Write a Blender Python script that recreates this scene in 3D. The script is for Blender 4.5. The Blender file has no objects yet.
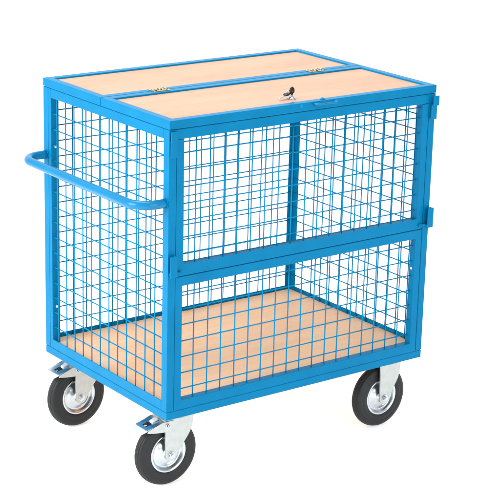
import bpy, bmesh, math, random
from mathutils import Vector, Matrix
random.seed(4)
S = bpy.context.scene
COL = S.collection

# ------------------------------------------------------------------ materials
def new_mat(name):
    m = bpy.data.materials.new(name); m.use_nodes = True
    nt = m.node_tree
    return m, nt, nt.nodes['Principled BSDF']

def mat_paint(name, col, rough=0.38, spec=0.3, coat=0.0):
    m, nt, b = new_mat(name)
    tc = nt.nodes.new('ShaderNodeTexCoord')
    n = nt.nodes.new('ShaderNodeTexNoise'); n.inputs['Scale'].default_value = 14; n.inputs['Detail'].default_value = 4
    nt.links.new(tc.outputs['Object'], n.inputs['Vector'])
    r = nt.nodes.new('ShaderNodeValToRGB')
    r.color_ramp.elements[0].position = .3; r.color_ramp.elements[1].position = .75
    r.color_ramp.elements[0].color = (*[c*.93 for c in col], 1)
    r.color_ramp.elements[1].color = (*[min(1, c*1.06) for c in col], 1)
    nt.links.new(n.outputs['Fac'], r.inputs['Fac'])
    nt.links.new(r.outputs['Color'], b.inputs['Base Color'])
    n2 = nt.nodes.new('ShaderNodeTexNoise'); n2.inputs['Scale'].default_value = 420; n2.inputs['Detail'].default_value = 2
    nt.links.new(tc.outputs['Object'], n2.inputs['Vector'])
    bp = nt.nodes.new('ShaderNodeBump'); bp.inputs['Strength'].default_value = .10; bp.inputs['Distance'].default_value = .001
    nt.links.new(n2.outputs['Fac'], bp.inputs['Height']); nt.links.new(bp.outputs['Normal'], b.inputs['Normal'])
    b.inputs['Roughness'].default_value = rough
    b.inputs['Specular IOR Level'].default_value = spec
    b.inputs['Coat Weight'].default_value = coat; b.inputs['Coat Roughness'].default_value = .16
    return m

def mat_wood(name, light, dark, rough=0.5):
    m, nt, b = new_mat(name)
    tc = nt.nodes.new('ShaderNodeTexCoord')
    def noise(scale_vec, scale, detail, rgh=.55):
        mp = nt.nodes.new('ShaderNodeMapping'); mp.inputs['Scale'].default_value = scale_vec
        n = nt.nodes.new('ShaderNodeTexNoise'); n.inputs['Scale'].default_value = scale
        n.inputs['Detail'].default_value = detail; n.inputs['Roughness'].default_value = rgh
        nt.links.new(tc.outputs['Object'], mp.inputs['Vector']); nt.links.new(mp.outputs['Vector'], n.inputs['Vector'])
        return n
    a = noise((1, 7, 1), 1.6, 5)           # broad cathedral figure
    f = noise((2.2, 60, 1), 3.0, 6, .65)   # fine grain streaks
    g = noise((18, 260, 1), 1.4, 2)        # beech flecks
    ra = nt.nodes.new('ShaderNodeValToRGB')
    ra.color_ramp.elements[0].position = .32; ra.color_ramp.elements[1].position = .68
    ra.color_ramp.elements[0].color = (*dark, 1); ra.color_ramp.elements[1].color = (*light, 1)
    nt.links.new(a.outputs['Fac'], ra.inputs['Fac'])
    rf = nt.nodes.new('ShaderNodeValToRGB')
    rf.color_ramp.elements[0].position = .3; rf.color_ramp.elements[1].position = .7
    rf.color_ramp.elements[0].color = (.91, .885, .86, 1); rf.color_ramp.elements[1].color = (1.0, 1.0, 1.0, 1)
    nt.links.new(f.outputs['Fac'], rf.inputs['Fac'])
    rg = nt.nodes.new('ShaderNodeValToRGB')
    rg.color_ramp.elements[0].position = .28; rg.color_ramp.elements[1].position = .40
    rg.color_ramp.elements[0].color = (.87, .80, .75, 1); rg.color_ramp.elements[1].color = (1, 1, 1, 1)
    nt.links.new(g.outputs['Fac'], rg.inputs['Fac'])
    def mul(x, y):
        mx = nt.nodes.new('ShaderNodeMix'); mx.data_type = 'RGBA'; mx.blend_type = 'MULTIPLY'
        mx.inputs['Factor'].default_value = 1
        nt.links.new(x, mx.inputs['A']); nt.links.new(y, mx.inputs['B'])
        return mx.outputs['Result']
    c = mul(mul(ra.outputs['Color'], rf.outputs['Color']), rg.outputs['Color'])
    nt.links.new(c, b.inputs['Base Color'])
    b.inputs['Roughness'].default_value = rough
    b.inputs['Specular IOR Level'].default_value = .25
    return m

def mat_metal(name, col, rough, metallic=1.0, noise_amt=.12):
    m, nt, b = new_mat(name)
    tc = nt.nodes.new('ShaderNodeTexCoord')
    n = nt.nodes.new('ShaderNodeTexNoise'); n.inputs['Scale'].default_value = 60; n.inputs['Detail'].default_value = 5
    nt.links.new(tc.outputs['Object'], n.inputs['Vector'])
    r = nt.nodes.new('ShaderNodeMapRange')
    r.inputs['To Min'].default_value = rough - noise_amt*.5; r.inputs['To Max'].default_value = rough + noise_amt
    nt.links.new(n.outputs['Fac'], r.inputs['Value']); nt.links.new(r.outputs['Result'], b.inputs['Roughness'])
    cr = nt.nodes.new('ShaderNodeValToRGB')
    cr.color_ramp.elements[0].position = .3; cr.color_ramp.elements[1].position = .7
    cr.color_ramp.elements[0].color = (*[c*.86 for c in col], 1); cr.color_ramp.elements[1].color = (*col, 1)
    nt.links.new(n.outputs['Fac'], cr.inputs['Fac']); nt.links.new(cr.outputs['Color'], b.inputs['Base Color'])
    b.inputs['Metallic'].default_value = metallic
    return m

def mat_rubber(name, col, rough=.55):
    m, nt, b = new_mat(name)
    tc = nt.nodes.new('ShaderNodeTexCoord')
    n = nt.nodes.new('ShaderNodeTexNoise'); n.inputs['Scale'].default_value = 35; n.inputs['Detail'].default_value = 6
    nt.links.new(tc.outputs['Object'], n.inputs['Vector'])
    r = nt.nodes.new('ShaderNodeValToRGB')
    r.color_ramp.elements[0].position = .3; r.color_ramp.elements[1].position = .75
    r.color_ramp.elements[0].color = (*[c*.8 for c in col], 1); r.color_ramp.elements[1].color = (*[c*1.2 for c in col], 1)
    nt.links.new(n.outputs['Fac'], r.inputs['Fac']); nt.links.new(r.outputs['Color'], b.inputs['Base Color'])
    bp = nt.nodes.new('ShaderNodeBump'); bp.inputs['Strength'].default_value = .15; bp.inputs['Distance'].default_value = .001
    n2 = nt.nodes.new('ShaderNodeTexNoise'); n2.inputs['Scale'].default_value = 300
    nt.links.new(tc.outputs['Object'], n2.inputs['Vector'])
    nt.links.new(n2.outputs['Fac'], bp.inputs['Height']); nt.links.new(bp.outputs['Normal'], b.inputs['Normal'])
    b.inputs['Roughness'].default_value = rough
    b.inputs['Specular IOR Level'].default_value = .35
    return m

BLUE  = mat_paint('blue_powder_coat', (.0003, .172, .362), .34, .07)
GLOSS = mat_paint('blue_gloss_coat', (.0003, .165, .345), .30, .12, .30)
WIRE  = mat_paint('blue_wire_coat', (.001, .205, .41), .5, .08)
PLY   = mat_wood('beech_plywood', (.555, .358, .248), (.500, .305, .208))
FLOORW = mat_wood('beech_plywood_lightened', (.93, .615, .380), (.86, .525, .310))  # same wood as the lid, painted lighter to offset the shade under it
ZINC  = mat_metal('zinc_plate', (.50, .535, .52), .38, .7)
ZINC2 = mat_metal('bright_zinc', (.58, .63, .66), .20, 1.0, .04)
PEDALM = mat_metal('pedal_zinc', (.62, .68, .72), .22, 1.0, .02)
RUBBER = mat_rubber('dark_grey_rubber', (.009, .0112, .0125), .48)
RIVET = mat_metal('rivet_zinc', (.85, .87, .88), .4, .4)
BRASS = mat_metal('brass', (.62, .52, .32), .38)
BLACKP = mat_rubber('black_plastic', (.012, .012, .013), .35)
DARK  = mat_rubber('dark_hole', (.01, .012, .016), .8)

# ------------------------------------------------------------------ mesh helpers
def box(bm, x0, x1, y0, y1, z0, z1, bev=.0015, seg=2, M=None):
    r = bmesh.ops.create_cube(bm, size=1)
    vs = r['verts']
    for v in vs:
        v.co = Vector(((x0+x1)/2 + v.co.x*(x1-x0), (y0+y1)/2 + v.co.y*(y1-y0), (z0+z1)/2 + v.co.z*(z1-z0)))
    if bev:
        es = list({e for v in vs for e in v.link_edges})
        o = bmesh.ops.bevel(bm, geom=es, offset=bev, segments=seg, affect='EDGES', profile=.5)
        vs = list({v for f in o['faces'] for v in f.verts} | {v for v in vs if v.is_valid})
    if M is not None:
        bmesh.ops.transform(bm, matrix=M, verts=vs)
    return vs

def rod(bm, a, b, r, n=8, cap=True):
    a = Vector(a); b = Vector(b); d = b - a
    rr = bmesh.ops.create_cone(bm, cap_ends=cap, segments=n, radius1=r, radius2=r, depth=d.length)
    M = Matrix.Translation((a+b)/2) @ d.to_track_quat('Z', 'Y').to_matrix().to_4x4()
    bmesh.ops.transform(bm, matrix=M, verts=rr['verts'])
    for v in rr['verts']:
        for f in v.link_faces:
            if len(f.verts) == 4: f.smooth = True

def sweep(bm, pts, r, n=20, caps=True, closed=False):
    pts = [Vector(p) for p in pts]; rings = []
    N = len(pts); up = None
    for i, p in enumerate(pts):
        if closed: t = pts[(i+1) % N] - pts[i-1]
        else: t = pts[min(i+1, N-1)] - pts[max(i-1, 0)]
        t.normalize()
        if up is None:
            up = Vector((0, 0, 1)) if abs(t.z) < .9 else Vector((1, 0, 0))
        s = t.cross(up).normalized(); u = s.cross(t).normalized(); up = u
        rings.append([bm.verts.new(p + s*r*math.cos(2*math.pi*k/n) + u*r*math.sin(2*math.pi*k/n)) for k in range(n)])
    rng = range(N) if closed else range(N-1)
    for i in rng:
        A, B = rings[i], rings[(i+1) % N]
        for k in range(n):
            f = bm.faces.new((A[k], A[(k+1) % n], B[(k+1) % n], B[k])); f.smooth = True
    if caps and not closed:
        bm.faces.new(rings[0]); bm.faces.new(rings[-1])

def ring_box(bm, x0, x1, y0, y1, z0, z1, w, bev=.0018, wy=None):
    """mitred rectangular frame of section width w"""
    def q(i, z):
        j = (wy or w) if i else 0
        return [bm.verts.new(p) for p in ((x0+i, y0+j, z), (x1-i, y0+j, z), (x1-i, y1-j, z), (x0+i, y1-j, z))]
    A, B, Cc, D = q(0, z0), q(0, z1), q(w, z1), q(w, z0)
    fs = []
    for P_, Q_ in ((A, B), (B, Cc), (Cc, D), (D, A)):
        for k in range(4): fs.append(bm.faces.new((P_[k], P_[(k+1) % 4], Q_[(k+1) % 4], Q_[k])))
    bmesh.ops.recalc_face_normals(bm, faces=fs)
    if bev:
        es = []
        for Rr in (A, B, Cc, D):
            for k in range(4): es.append(bm.edges.get((Rr[k], Rr[(k+1) % 4])))
        for P_, Q_ in ((A, B), (Cc, D)):
            for k in range(4): es.append(bm.edges.get((P_[k], Q_[k])))
        bmesh.ops.bevel(bm, geom=es, offset=bev, segments=2, affect='EDGES', profile=.5)

def lathe(bm, prof, n=64, M=None, closed=False):
    """profile of (radius, y) revolved about Y"""
    rings = []
    for r, y in prof:
        rings.append([bm.verts.new((r*math.cos(2*math.pi*k/n), y, r*math.sin(2*math.pi*k/n))) for k in range(n)])
    seq = list(zip(rings, rings[1:]))
    if closed: seq.append((rings[-1], rings[0]))
    for A, B in seq:
        for k in range(n):
            f = bm.faces.new((A[k], A[(k+1) % n], B[(k+1) % n], B[k])); f.smooth = True
    if not closed:
        if prof[0][0] > 0: bm.faces.new(rings[0])
        if prof[-1][0] > 0: bm.faces.new(rings[-1])
    vs = [v for R in rings for v in R]
    if M is not None: bmesh.ops.transform(bm, matrix=M, verts=vs)

def prism_y(bm, poly, y0, y1, bev=.001):
    """extrude an XZ polygon from y0 to y1"""
    a = [bm.verts.new((x, y0, z)) for x, z in poly]; b = [bm.verts.new((x, y1, z)) for x, z in poly]
    n = len(poly); fs = [bm.faces.new(a), bm.faces.new(b[::-1])]
    for i in range(n): fs.append(bm.faces.new((a[i], b[i], b[(i+1) % n], a[(i+1) % n])))
    if bev:
        es = [e for f in fs[:2] for e in f.edges]
        bmesh.ops.bevel(bm, geom=es, offset=bev, segments=2, affect='EDGES', profile=.5)

def obj(name, bm, mat, parent=None, smooth_angle=True):
    bmesh.ops.recalc_face_normals(bm, faces=bm.faces[:])
    me = bpy.data.meshes.new(name); bm.to_mesh(me); bm.free()
    o = bpy.data.objects.new(name, me); COL.objects.link(o)
    me.materials.append(mat)
    if parent: o.parent = parent
    return o

def thing(name, label, cat, loc=(0, 0, 0)):
    e = bpy.data.objects.new(name, None); COL.objects.link(e); e.location = loc
    e.empty_display_size = .1
    e['label'] = label; e['category'] = cat
    return e

# ------------------------------------------------------------------ dimensions
L, W = 1.0, .70
ZB = .24                 # underside of chassis (castor height)
Z0 = ZB + .027           # underside of cage
ZR = ZB + .056           # top of bottom rail
ZT = ZB + .876           # top of cage (below lid)
ZTR = ZB + .847          # underside of top rail
ZL = ZB + .903           # top of lid
MID = ZB + .440          # seam between the gate and the panel under it
P = .025                 # section size

T = thing('mesh_trolley', 'blue wire mesh box trolley with plywood lid, plywood floor and four castors', 'trolley')

# ---- chassis
bm = bmesh.new()
ring_box(bm, 0, L, 0, W, ZB, ZB+.025, .04)
box(bm, .47, .51, .04, W-.04, ZB+.001, ZB+.022)
ring_box(bm, .0018, L-.0018, .0018, W-.0018, ZB+.02, ZB+.030, .016, 0)   # recessed strip that closes the seam under the cage
obj('chassis', bm, BLUE, T)

# ---- floor board
bm = bmesh.new()
box(bm, .0062, L-.0062, .0275, W-.0062, ZB+.0302, ZB+.042, bev=.001)
obj('floor_board', bm, FLOORW, T)

# ---- corner posts (angle section, open side inwards)
def post(ix, iy):
    bm = bmesh.new(); t = .003
    pts = [(0, 0), (P, 0), (P, t), (t, t), (t, P+.004), (0, P+.004)]
    vs = []
    def m(p): return (p[0] if ix == 0 else L-p[0], p[1] if iy == 0 else W-p[1])
    a = [bm.verts.new((*m(p), Z0)) for p in pts]; b = [bm.verts.new((*m(p), ZT)) for p in pts]
    n = len(pts); fs = [bm.faces.new(a), bm.faces.new(b)]
    for i in range(n): fs.append(bm.faces.new((a[i], b[i], b[(i+1) % n], a[(i+1) % n])))
    bmesh.ops.recalc_face_normals(bm, faces=bm.faces[:])
    bmesh.ops.bevel(bm, geom=bm.edges[:], offset=.0008, segments=2, affect='EDGES')
    if iy == 0:   # backing strip behind the seam to the gate
        x0, x1 = (.019, .034) if ix == 0 else (L-.034, L-.019)
        box(bm, x0, x1, .0265, .0285, ZR, ZTR, bev=0)
        x0, x1 = (.0215, .0245) if ix == 0 else (L-.0245, L-.0215)
        box(bm, x0, x1, .0036, .0264, ZR, ZTR, bev=0)
    if iy == 1 and ix == 0:   # wider at the handle end: a second tube beside the post
        box(bm, .0002, .0285, W-.0445, W-P-.0043, Z0+.0004, ZT-.0004, .001)
    o = obj('corner_post', bm, BLUE, T)
    if iy == 1:
        for z in (ZT-.185, ZB+.165):
            bm = bmesh.new()
            x = .0165 if ix == 0 else L-.0165
            lathe(bm, [(0, -.004), (.003, -.0038), (.0045, -.002), (.0045, 0)], 16, Matrix.Translation((x, W-.0446 if ix == 0 else W-.0031, z)))
            obj('rivet', bm, RIVET, o)
    return o
for ix in (0, 1):
    for iy in (0, 1): post(ix, iy)

# ---- wire mesh helper
WR = .0020
def wires(kind, fixed, us, vs, u0, u1, v0, v1):
    """kind 'x': panel in plane y=fixed (u = x), kind 'y': panel in plane x=fixed (u = y)"""
    bm = bmesh.new()
    def j(): return random.uniform(-.0008, .0008)
    def P3(u, v, d=0): return (u, fixed+d, v) if kind == 'x' else (fixed+d, u, v)
    for u in us:
        a = j(); rod(bm, P3(u+a, v0), P3(u+a+j(), v1), WR, 8)
    for v in vs:
        a = j(); rod(bm, P3(u0, v+a, WR*1.7), P3(u1, v+a+j(), WR*1.7), WR, 8)
    return bm

ZS = [ZB+.097+.05*k for k in range(15)]
YS = [.075+.05*k for k in range(12)]
XS = [.10+.05*k for k in range(17)]

# ---- end panels and back panel: two angle rails + wire mesh
def rail(f, x0, x1, y0, y1, z0, z1, ledge):
    bm = bmesh.new()
    box(bm, x0, x1, y0, y1, z0, z1); box(bm, *ledge)
    return obj('rail', bm, BLUE, f)
def end_panel(ix):
    x = .0049 if ix == 0 else L-.0049-.0026
    f = obj('side_mesh_panel', wires('y', x, YS, ZS, .006, W-.006, Z0+.008, ZT-.008), WIRE, T)
    y0, y1 = P+.0045, W-P-.0045
    if ix == 0: y1 = W-.0447
    a, b, c, d = (0, .003, .0028, .024) if ix == 0 else (L-.003, L, L-.024, L-.0028)
    rail(f, a, b, y0, y1, Z0, ZR, (c, d, y0+.0003, y1-.0003, Z0+.0002, Z0+.0032))
    rail(f, a, b, y0, y1, ZTR, ZT, (c, d, y0+.0003, y1-.0003, ZT-.0033, ZT-.0003))
end_panel(0); end_panel(1)

x0, x1 = P+.0003, L-P-.0003
f = obj('back_mesh_panel', wires('x', W-.0079, XS, ZS, .010, L-.010, Z0+.008, ZT-.008), WIRE, T)
rail(f, x0, x1, W-.003, W, Z0, ZR, (x0+.004, x1-.004, W-.024, W-.0028, Z0+.0002, Z0+.0028))
rail(f, x0, x1, W-.003, W, ZTR, ZT, (x0+.004, x1-.004, W-.024, W-.0028, ZT-.0033, ZT-.0003))

# ---- front: cage top rail, lower fixed panel, upper drop-in gate
bm = bmesh.new()
box(bm, P+.0005, L-P-.0005, 0, .003, ZTR, ZT); box(bm, P+.0005, L-P-.0005, .0032, .024, ZT-.0033, ZT-.0003)
obj('top_rail', bm, BLUE, T)

SX0, SX1 = P+.0012, L-P-.0012
bm = bmesh.new()
zt = MID-.0012
ring_box(bm, SX0, SX1, Z0, zt, .0002, P, P, .0015, .029)
for v in bm.verts: v.co = (v.co.x, v.co.z, v.co.y)
box(bm, SX0+.004, SX1-.004, .0045, .02, zt-.004, zt+.004, bev=0)
f = obj('lower_front_panel', bm, BLUE, T)
obj('wire_mesh', wires('x', .0115, XS, [ZB+.085+.05*k for k in range(7)], SX0+.01, SX1-.01, Z0+.01, zt-.01), WIRE, f)
bm = bmesh.new()
for z in (ZB+.31, ):
    lathe(bm, [(0, -.004), (.003, -.0038), (.0045, -.002), (.0045, 0)], 16, Matrix.Translation((SX1-P-.0001, .0125, z)) @ Matrix.Rotation(math.radians(-90), 4, 'Z'))
obj('rivet', bm, RIVET, f)

bm = bmesh.new()
zb_, zt_ = MID+.0012, ZTR-.0012
prism_y(bm, [(SX0, zb_), (SX1, zb_), (SX1, zt_), (SX1-P, zt_), (SX1-P, zb_+.033), (SX0+P, zb_+.033), (SX0+P, zt_), (SX0, zt_)], .0002, P, .0015)
g = obj('drop_gate', bm, BLUE, T)
obj('wire_mesh', wires('x', .0115, XS, [ZB+.502+.05*k for k in range(7)] + [ZTR-.012], SX0+.01, SX1-.01, zb_+.01, zt_+.004), WIRE, g)
for s in (0, 1):      # pegs that drop into the brackets
    bm = bmesh.new()
    z = MID+.014
    xa, xb = (.004, .040) if s == 0 else (L-.040, L-.004)
    rod(bm, (xa, -.0045, z), (xb, -.0045, z), .0038, 14)
    xc = xb if s == 0 else xa
    rod(bm, (xc, -.0065, z), (xc, .0005, z), .0052, 14)
    obj('peg', bm, BLUE, g)

# ---- gate brackets
def mid_bracket(s):
    bm = bmesh.new(); z0, z1 = MID+.006, MID+.070
    a, b = (-.003, .0205)
    def bx(u, v, *r):
        if s == 0: box(bm, u, v, *r)
        else: box(bm, L-v, L-u, *r)
    bx(a, b, -.0185, -.0145, z0, z1, .0015)               # face plate, stands off the post
    if s == 0: bx(.0175, .0213, -.0144, -.0002, z0+.002, z1-.001, .001)
    else: bx(a+.0002, a+.004, -.0144, -.0002, z0+.001, z1-.001, .001)
    obj('gate_bracket', bm, BLUE, T)
def top_bracket(s):
    bm = bmesh.new()
    def bx(u, v, *r):
        if s == 0: box(bm, u, v, *r)
        else: box(bm, L-v, L-u, *r)
    z0, zj, z1 = ZTR-.050, ZTR-.006, ZTR+.0255
    yu, xo = (-.0096, .001) if s == 0 else (-.0185, .0004)
    yl = -.0078 if s == 0 else -.0105
    bx(.0005, .0235, yl, yl+.0033, z0, zj+.004, .001)
    bx(.0045, .0195, yl+.0031, -.0003, z0+.012, z0+.030, .0005)
    bx(max(.0006, xo+.0001), .0232, yu+.001, yl+.0032, zj+.0002, zj+.0040, .0008)
    bx(xo, xo+.0225, yu, yu+.0035, zj, z1, .001)
    obj('gate_bracket', bm, BLUE, T)
for s in (0, 1): mid_bracket(s); top_bracket(s)

# ---- lid: two leaves, each a tube frame with a recessed plywood board
SP = .363
def leaf(name, y0, y1):
    bm = bmesh.new(); z0, z1 = ZT+.0016, ZL; F = .027
    ring_box(bm, -.001, L+.001, y0, y1, z0, z1, F, .0022)
    o = obj(name, bm, BLUE, T)
    bm = bmesh.new()
    box(bm, F-.002, L-F+.002, y0+F-.002, y1-F+.002, z1-.016, z1-.0055, 0)
    obj('plywood_board', bm, PLY, o)
    return o
front = leaf('front_lid', -.001, SP-.0012)
back = leaf('rear_lid', SP+.0012, W+.001)
bm = bmesh.new()      # strip closing the seam between lid and cage
ring_box(bm, .003, L-.003, .004, W-.004, ZT-.002, ZT+.004, .016, 0)
obj('lid_seam', bm, BLUE, T)

for hx in (.208, .806):   # brass butt hinges over the seam
    bm = bmesh.new(); h = .029
    for sgn in (-1, 1):
        y0, y1 = (SP-.017, SP-.003) if sgn < 0 else (SP+.003, SP+.017)
        box(bm, hx-h, hx+h, y0, y1, ZL+.0003, ZL+.0022, .0006)
    for k in range(5):
        a = hx-h+k*(2*h/5); rod(bm, (a+.0006, SP, ZL+.0024), (a+2*h/5-.0006, SP, ZL+.0024), .0028, 14)
    hg = obj('hinge', bm, BRASS, front)
    bm = bmesh.new()
    for dx in (-.019, 0, .019):
        for dy in (-.0100, .0100):
            lathe(bm, [(0, .0018), (.0022, .0016), (.0034, 0)], 12, Matrix.Translation((hx+dx, SP+dy, ZL+.0021)) @ Matrix.Rotation(math.radians(90), 4, 'X'))
    hs = obj('screw', bm, DARK, front)

# ---- lock, lift handle and screws on the front leaf
LX, LY, LZ = .494, .082, ZL-.0055
RX = Matrix.Rotation(math.radians(90), 4, 'X')
bm = bmesh.new()
lathe(bm, [(.0130, 0), (.0130, .002), (.0115, .0040), (.0085, .0050), (.008, .0068), (0, .0070)], 32, Matrix.Translation((LX, LY, LZ+.0002)) @ RX)
obj('lock', bm, ZINC2, front)

bm = bmesh.new()
r = .0032; pts = []
zc = ZL-.006; yo = -.020
xa, xb, rc = .512, .590, .010
pts.append((xa, -.0005, zc))
for k in range(7):
    t = math.pi/2*k/6; pts.append((xa+rc-rc*math.cos(t), yo+rc-rc*math.sin(t), zc))
for k in range(7):
    t = math.pi/2*k/6; pts.append((xb-rc+rc*math.sin(t), yo+rc-rc*math.cos(t), zc))
pts.append((xb, -.0005, zc))
sweep(bm, pts, r, 12)
obj('lift_handle', bm, GLOSS, front)
bm = bmesh.new()
lathe(bm, [(.0065, 0), (.0065, .0015), (.005, .004), (.002, .0052), (0, .0053)], 20, Matrix.Translation((.556, .013, ZL+.0001)) @ RX)
obj('screw', bm, WIRE, front)
bm = bmesh.new()
lathe(bm, [(0, -.0046), (.0025, -.0044), (.0050, -.0032), (.0062, -.001), (.0062, 0)], 20, Matrix.Translation((.466, -.0011, ZL-.0085)))
obj('screw', bm, WIRE, front)
for a in (.457, .468):
    bm = bmesh.new()
    box(bm, a, a+.0075, .0285, .035, ZL-.0052, ZL-.0020, .0008)  # black block added to stand for a small dark slot beside the rim
    obj('dark_slot_block', bm, BLACKP, front)

# ---- push handle
bm = bmesh.new()
hz, ho, rc, hr = ZB+.662, -.090, .062, .0135
ya, yb = .016, W-.016
pts = [(-.0005, ya, hz), (-.014, ya, hz)]
n = 14
for k in range(n+1):
    t = math.pi/2*k/n; pts.append((ho+rc-rc*math.sin(t), ya+rc-rc*math.cos(t), hz))
for k in range(1, 12):
    pts.append((ho, ya+rc+(yb-ya-2*rc)*k/12, hz))
for k in range(n+1):
    t = math.pi/2*k/n; pts.append((ho+rc-rc*math.cos(t), yb-rc+rc*math.sin(t), hz))
pts += [(-.014, yb, hz), (-.0005, yb, hz)]
sweep(bm, pts, hr, 28)
o = obj('push_handle', bm, GLOSS, T)
for y in (ya, yb):   # weld beads
    bm = bmesh.new()
    sweep(bm, [(-.0015, y+.0142*math.cos(2*math.pi*k/24), hz+.0142*math.sin(2*math.pi*k/24)) for k in range(24)], .0016, 8, closed=True)
    obj('weld_bead', bm, BLUE, o)

# ------------------------------------------------------------------ castors
AX = -.138   # axle below the chassis
def make_castor(cx, cy, trail, brake, first_label=None, yaw=0, RS=1.055):
    c = bpy.data.objects.new('castor', None); COL.objects.link(c); c.parent = T; c.location = (cx, cy, ZB); c.rotation_euler = (0, 0, math.radians(yaw))
    if first_label: c['label'] = first_label
    # mounting plate + swivel head
    bm = bmesh.new()
    box(bm, -.068, .068, -.053, .053, -.0050, -.0004, .0012)
    lathe(bm, [(.043, 0), (.047, .004), (.047, .012), (.040, .018)], 48, Matrix.Translation((0, 0, -.0052)) @ Matrix.Rotation(math.radians(-90), 4, 'X'))
    obj('mounting_plate', bm, ZINC, c)
    # fork: two tapered legs and a crown
    bm = bmesh.new()
    ax = -trail; ra = .0205
    poly = []
    lx = ax-ra
    top = -.022
    poly.append((lx-.004, top)); poly.append((lx-.002, -.060)); poly.append((lx, AX))
    for k in range(1, 12):
        t = math.pi + math.pi*.88*k/11
        poly.append((ax+ra*math.cos(t), AX+ra*math.sin(t)))
    x_r = .036
    e = Vector((ax+ra*math.cos(math.pi*1.88), AX+ra*math.sin(math.pi*1.88)))
    for k in range(1, 9):
        t = k/8
        q = e.lerp(Vector((x_r, -.034)), t); bow = .007*math.sin(math.pi*t)
        poly.append((q.x+bow*.9-.004*math.sin(2*math.pi*t), q.y-bow*.3))
    poly.append((x_r+.003, top))
    for sy in (-1, 1):
        y = sy*.0315; prism_y(bm, poly, y-.002, y+.002, .0008)
    prism_y(bm, [(lx-.004, -.0265), (lx-.004, -.0222), (x_r+.003, -.0222), (x_r+.003, -.0265)], -.0292, .0292, .0006)
    obj('fork', bm, ZINC, c)
    # tyre
    bm = bmesh.new()
    M = Matrix.Translation((ax, 0, AX))
    half = [(.0575, .0195), (.0640, .0225), (.0700, .0233), (.0760, .0236), (.0775, .0222), (.0790, .0232), (.0860, .0228),
            (.0915, .0210), (.0952, .0178), (.0972, .0142), (.0975, .0125), (.0955, .0118), (.0955, .0104), (.0984, .0096),
            (.0995, .0060), (.0996, .0042), (.0974, .0036), (.0974, .0018), (.0998, .0010)]
    prof = [(r_, -y_) for r_, y_ in half] + [(r_, y_) for r_, y_ in reversed(half)]
    prof = [(r_*RS if r_ > .07 else r_*1.06, y_*.84) for r_, y_ in prof]
    lathe(bm, prof, 96, M, True)
    obj('tyre', bm, RUBBER, c)
    # pressed steel rim
    bm = bmesh.new()
    h2 = [(.0060, .0265), (.0150, .0262), (.0168, .0245), (.0175, .0190), (.0205, .0168), (.0260, .0160), (.0340, .0130), (.0420, .0085),
          (.0455, .0080), (.0480, .0100), (.0500, .0150), (.0520, .0195), (.0545, .0215), (.0572, .0222), (.0590, .0212), (.0594, .0190)]
    prof = [(r_, -y_) for r_, y_ in h2] + [(r_, y_) for r_, y_ in reversed(h2)]
    prof = [(r_*1.05 if r_ > .03 else r_, y_*.86 if r_ > .03 else y_) for r_, y_ in prof]
    lathe(bm, prof, 72, M)
    # small pressed ribs in the dish
    obj('rim', bm, ZINC2, c)
    # axle bolt with hexagon head and washer
    bm = bmesh.new()
    rod(bm, (ax, -.044, AX), (ax, .044, AX), .005, 16)
    for sy in (-1, 1):
        rod(bm, (ax, sy*.0337, AX), (ax, sy*.0352, AX), .0115, 24)
        rod(bm, (ax, sy*.0354, AX), (ax, sy*.0408, AX), .0085, 6)
    obj('axle_bolt', bm, ZINC2, c)
    if brake:
        # lever arms: zinc cheeks from the fork out to the pedal
        cheek = [(-.035, -.026), (-.076, -.026), (-.1265, -.0440), (-.1285, -.0495), (-.104, -.0540), (-.072, -.0575), (-.035, -.060)]
        for sy in (-1, 1):
            bm = bmesh.new(); prism_y(bm, cheek, sy*.0355-.0012, sy*.0355+.0012, .0006)
            obj('brake_lever', bm, ZINC, c)
        # pedal plate: sloping sheet with a long slot and a raised tab
        ang = math.atan2(.0165, .066)
        Mp = Matrix.Translation((-.097, 0, -.0348)) @ Matrix.Rotation(-ang, 4, 'Y')
        bm = bmesh.new()
        hole = [(-.022, -.0110), (.026, -.0110), (.026, .0110), (-.022, .0110)]
        rim_ = [(-.032, -.0335), (.052, -.0335), (.052, .0335), (-.032, .0335)]
        lv = []
        for z in (.0015, -.0015):
            lv.append(([bm.verts.new(Mp @ Vector((x, y, z))) for x, y in rim_], [bm.verts.new(Mp @ Vector((x, y, z))) for x, y in hole]))
        for (O_, H_) in lv:
            for k in range(4): bm.faces.new((O_[k], O_[(k+1) % 4], H_[(k+1) % 4], H_[k]))
        for q in (0, 1):
            for k in range(4): bm.faces.new((lv[0][q][k], lv[0][q][(k+1) % 4], lv[1][q][(k+1) % 4], lv[1][q][k]))
        obj('brake_pedal', bm, PEDALM, c)
        bm = bmesh.new()
        box(bm, -.023, .027, -.0125, .0125, -.0110, -.0095, 0, 2, Mp)
        obj('pedal_slot', bm, DARK, c)
        bm = bmesh.new()
        box(bm, .002, .026, -.0080, .0080, -.004, .0055, .003, 3, Mp @ Matrix.Rotation(math.radians(-10), 4, 'Y'))
        obj('pedal_tab', bm, RIVET, c)
        bm = bmesh.new()
        box(bm, -.056, -.0323, -.0335, .0335, -.0022, .0002, .0008, 2, Mp)
        obj('pedal_lip', bm, RIVET, c)
        bm = bmesh.new()
        rod(bm, (-.059, -.0412, -.037), (-.059, .0412, -.037), .0058, 18)
        pv = obj('pivot_pin', bm, ZINC2, c)
        bm = bmesh.new()
        rod(bm, (-.059, -.0418, -.037), (-.059, -.0414, -.037), .0046, 18)
        obj('pin_recess', bm, DARK, c)
        bm = bmesh.new()
        rod(bm, (-.059, -.0426, -.037), (-.059, -.0419, -.037), .0028, 14)
        obj('pin_end', bm, ZINC, c)
    return c

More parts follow.
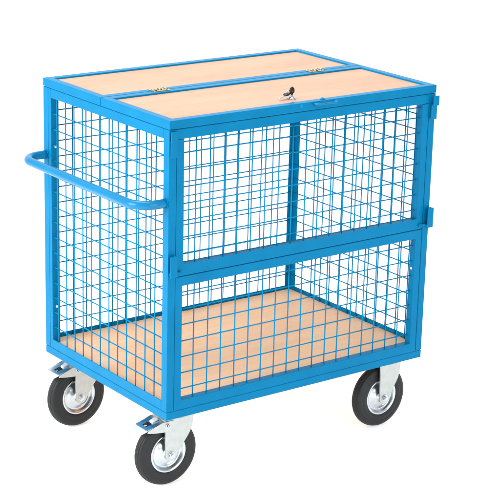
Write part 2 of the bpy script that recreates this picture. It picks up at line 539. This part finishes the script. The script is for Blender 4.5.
CY = .083
make_castor(.095, CY-.002, .042, True, 'braked castor below the near left corner', -1)
make_castor(.1075, W-CY+.007, .042, True, 'braked castor below the far left corner', 2)
make_castor(.921, CY, .026, False, 'castor without brake below the right front corner', 1, 1.05)
make_castor(.921, W-CY, .026, False, 'castor without brake below the right rear corner', 1, 1.05)

# ------------------------------------------------------------------ keys in the lock (separate things)
def key(name, label, M, pieces):
    e = thing(name, label, 'key'); e['group'] = 'keys at the lid lock'
    return e
k1 = thing('key', 'black headed key standing upright in the lock on the lid', 'key', (LX, LY, LZ+.0073)); k1['group'] = 'keys at the lid lock'
bm = bmesh.new()
box(bm, -.0040, .0040, -.001, .001, .0002, .009, .0004)
obj('blade', bm, ZINC2, k1)
def bow(bm, M, ra=.0085, rb=.0112):
    pts = [(ra*.72*math.cos(2*math.pi*k/28), 0, rb*.72*math.sin(2*math.pi*k/28)) for k in range(28)]
    n = 28; y = .0024
    ring = []
    for (sx, yy) in ((1.0, -y), (1.12, 0), (1.0, y), (.30, y), (.26, 0), (.30, -y)):
        ring.append([bm.verts.new(M @ Vector((ra*sx*math.cos(2*math.pi*k/n), yy, rb*sx*math.sin(2*math.pi*k/n)))) for k in range(n)])
    for i in range(6):
        A, B = ring[i], ring[(i+1) % 6]
        for k in range(n):
            f = bm.faces.new((A[k], A[(k+1) % n], B[(k+1) % n], B[k])); f.smooth = True
bm = bmesh.new()
bow(bm, Matrix.Translation((0, 0, .0175)) @ Matrix.Rotation(math.radians(5), 4, 'Z'))
obj('bow', bm, BLACKP, k1)

k2 = thing('key', 'spare key with black head lying flat on the plywood lid beside the lock', 'key', (LX-.013, LY+.006, LZ+.0105)); k2['group'] = 'keys at the lid lock'
k2.rotation_euler = (0, math.radians(-9), math.radians(14))
bm = bmesh.new(); bow(bm, Matrix.Translation((-.002, 0, .0045)) @ Matrix.Rotation(math.radians(90), 4, 'X') @ Matrix.Rotation(math.radians(90), 4, 'Y'))
obj('bow', bm, BLACKP, k2)
bm = bmesh.new(); box(bm, -.040, -.0112, -.0042, .0042, .0030, .0050, .0006)
for q in range(4): box(bm, -.037+q*.006, -.0340+q*.006, -.0058, -.0040, .0032, .0048, .0004)
obj('blade', bm, ZINC2, k2)
rg = thing('key_ring', 'thin steel ring joining the two keys beside the lid lock', 'key ring', (LX-.008, LY, LZ+.014))
bm = bmesh.new()
Mr = Matrix.Rotation(math.radians(-35), 4, 'Y') @ Matrix.Rotation(math.radians(70), 4, 'X')
sweep(bm, [Mr @ Vector((.0125*math.cos(2*math.pi*k/40), .0125*math.sin(2*math.pi*k/40), 0)) for k in range(40)], .0009, 8, closed=True)
obj('ring', bm, ZINC2, rg)

# ------------------------------------------------------------------ white studio sweep
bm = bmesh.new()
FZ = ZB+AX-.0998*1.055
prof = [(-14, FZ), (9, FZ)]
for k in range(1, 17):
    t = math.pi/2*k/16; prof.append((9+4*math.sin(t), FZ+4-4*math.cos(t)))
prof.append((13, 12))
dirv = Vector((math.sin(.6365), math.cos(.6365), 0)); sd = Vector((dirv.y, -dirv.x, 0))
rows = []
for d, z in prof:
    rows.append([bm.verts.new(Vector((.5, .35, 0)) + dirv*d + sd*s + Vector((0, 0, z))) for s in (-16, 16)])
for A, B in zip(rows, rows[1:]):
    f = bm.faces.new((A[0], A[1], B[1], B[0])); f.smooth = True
m, nt, b = new_mat('white_floor_added_glow')
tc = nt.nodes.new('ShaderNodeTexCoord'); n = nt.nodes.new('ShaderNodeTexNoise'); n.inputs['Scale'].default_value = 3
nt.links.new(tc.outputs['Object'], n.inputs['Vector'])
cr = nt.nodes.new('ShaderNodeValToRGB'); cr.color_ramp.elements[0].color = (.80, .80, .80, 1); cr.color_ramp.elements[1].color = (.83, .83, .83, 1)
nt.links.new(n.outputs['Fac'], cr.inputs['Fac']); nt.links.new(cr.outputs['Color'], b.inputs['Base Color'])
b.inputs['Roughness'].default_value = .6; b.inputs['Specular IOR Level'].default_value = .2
b.inputs['Emission Color'].default_value = (1, 1, 1, 1); b.inputs['Emission Strength'].default_value = .52  # glow added so the floor stays white below the trolley
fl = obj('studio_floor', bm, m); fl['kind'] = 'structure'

# ------------------------------------------------------------------ light
w = bpy.data.worlds.new('World'); S.world = w; w.use_nodes = True
w.node_tree.nodes['Background'].inputs['Color'].default_value = (1, 1, 1, 1)
w.node_tree.nodes['Background'].inputs['Strength'].default_value = .80
def area(name, loc, target, size, power, sy=None):
    l = bpy.data.lights.new(name, 'AREA'); l.energy = power; l.size = size
    if sy: l.shape = 'RECTANGLE'; l.size_y = sy
    o = bpy.data.objects.new(name, l); COL.objects.link(o); o.location = loc
    o.rotation_euler = (Vector(target)-Vector(loc)).to_track_quat('-Z', 'Y').to_euler()
    return o
area('softbox_key', (-3.4, .4, 1.9), (.4, .35, .5), 2.0, 170)
area('softbox_front', (.4, -4.2, 1.9), (.5, .35, .4), 2.4, 70)
area('softbox_top', (.3, .9, 4.2), (.5, .35, .8), 2.4, 120)

# ------------------------------------------------------------------ camera (fitted to the photograph)
az, el, roll, d, f = .6365, .3081, .0237, 5.6554, 3.5272
fw = Vector((math.sin(az)*math.cos(el), math.cos(az)*math.cos(el), -math.sin(el)))
rt = Vector((math.cos(az), -math.sin(az), 0)); up = rt.cross(fw)
r2 = rt*math.cos(roll)+up*math.sin(roll); u2 = -rt*math.sin(roll)+up*math.cos(roll)
cam = bpy.data.cameras.new('camera'); co = bpy.data.objects.new('camera', cam); COL.objects.link(co)
pos = Vector((.5, .35, .53)) - fw*d
Mx = Matrix((r2, u2, -fw)).transposed().to_4x4(); Mx.translation = pos
co.matrix_world = Mx
cam.sensor_width = 36; cam.lens = f*36
cam.shift_x = (250-235.87)/500; cam.shift_y = (269.4-250)/500
cam.clip_start = .1; cam.clip_end = 200
S.camera = co
S.view_settings.view_transform = 'Standard'; S.view_settings.look = 'None'; S.view_settings.exposure = 0
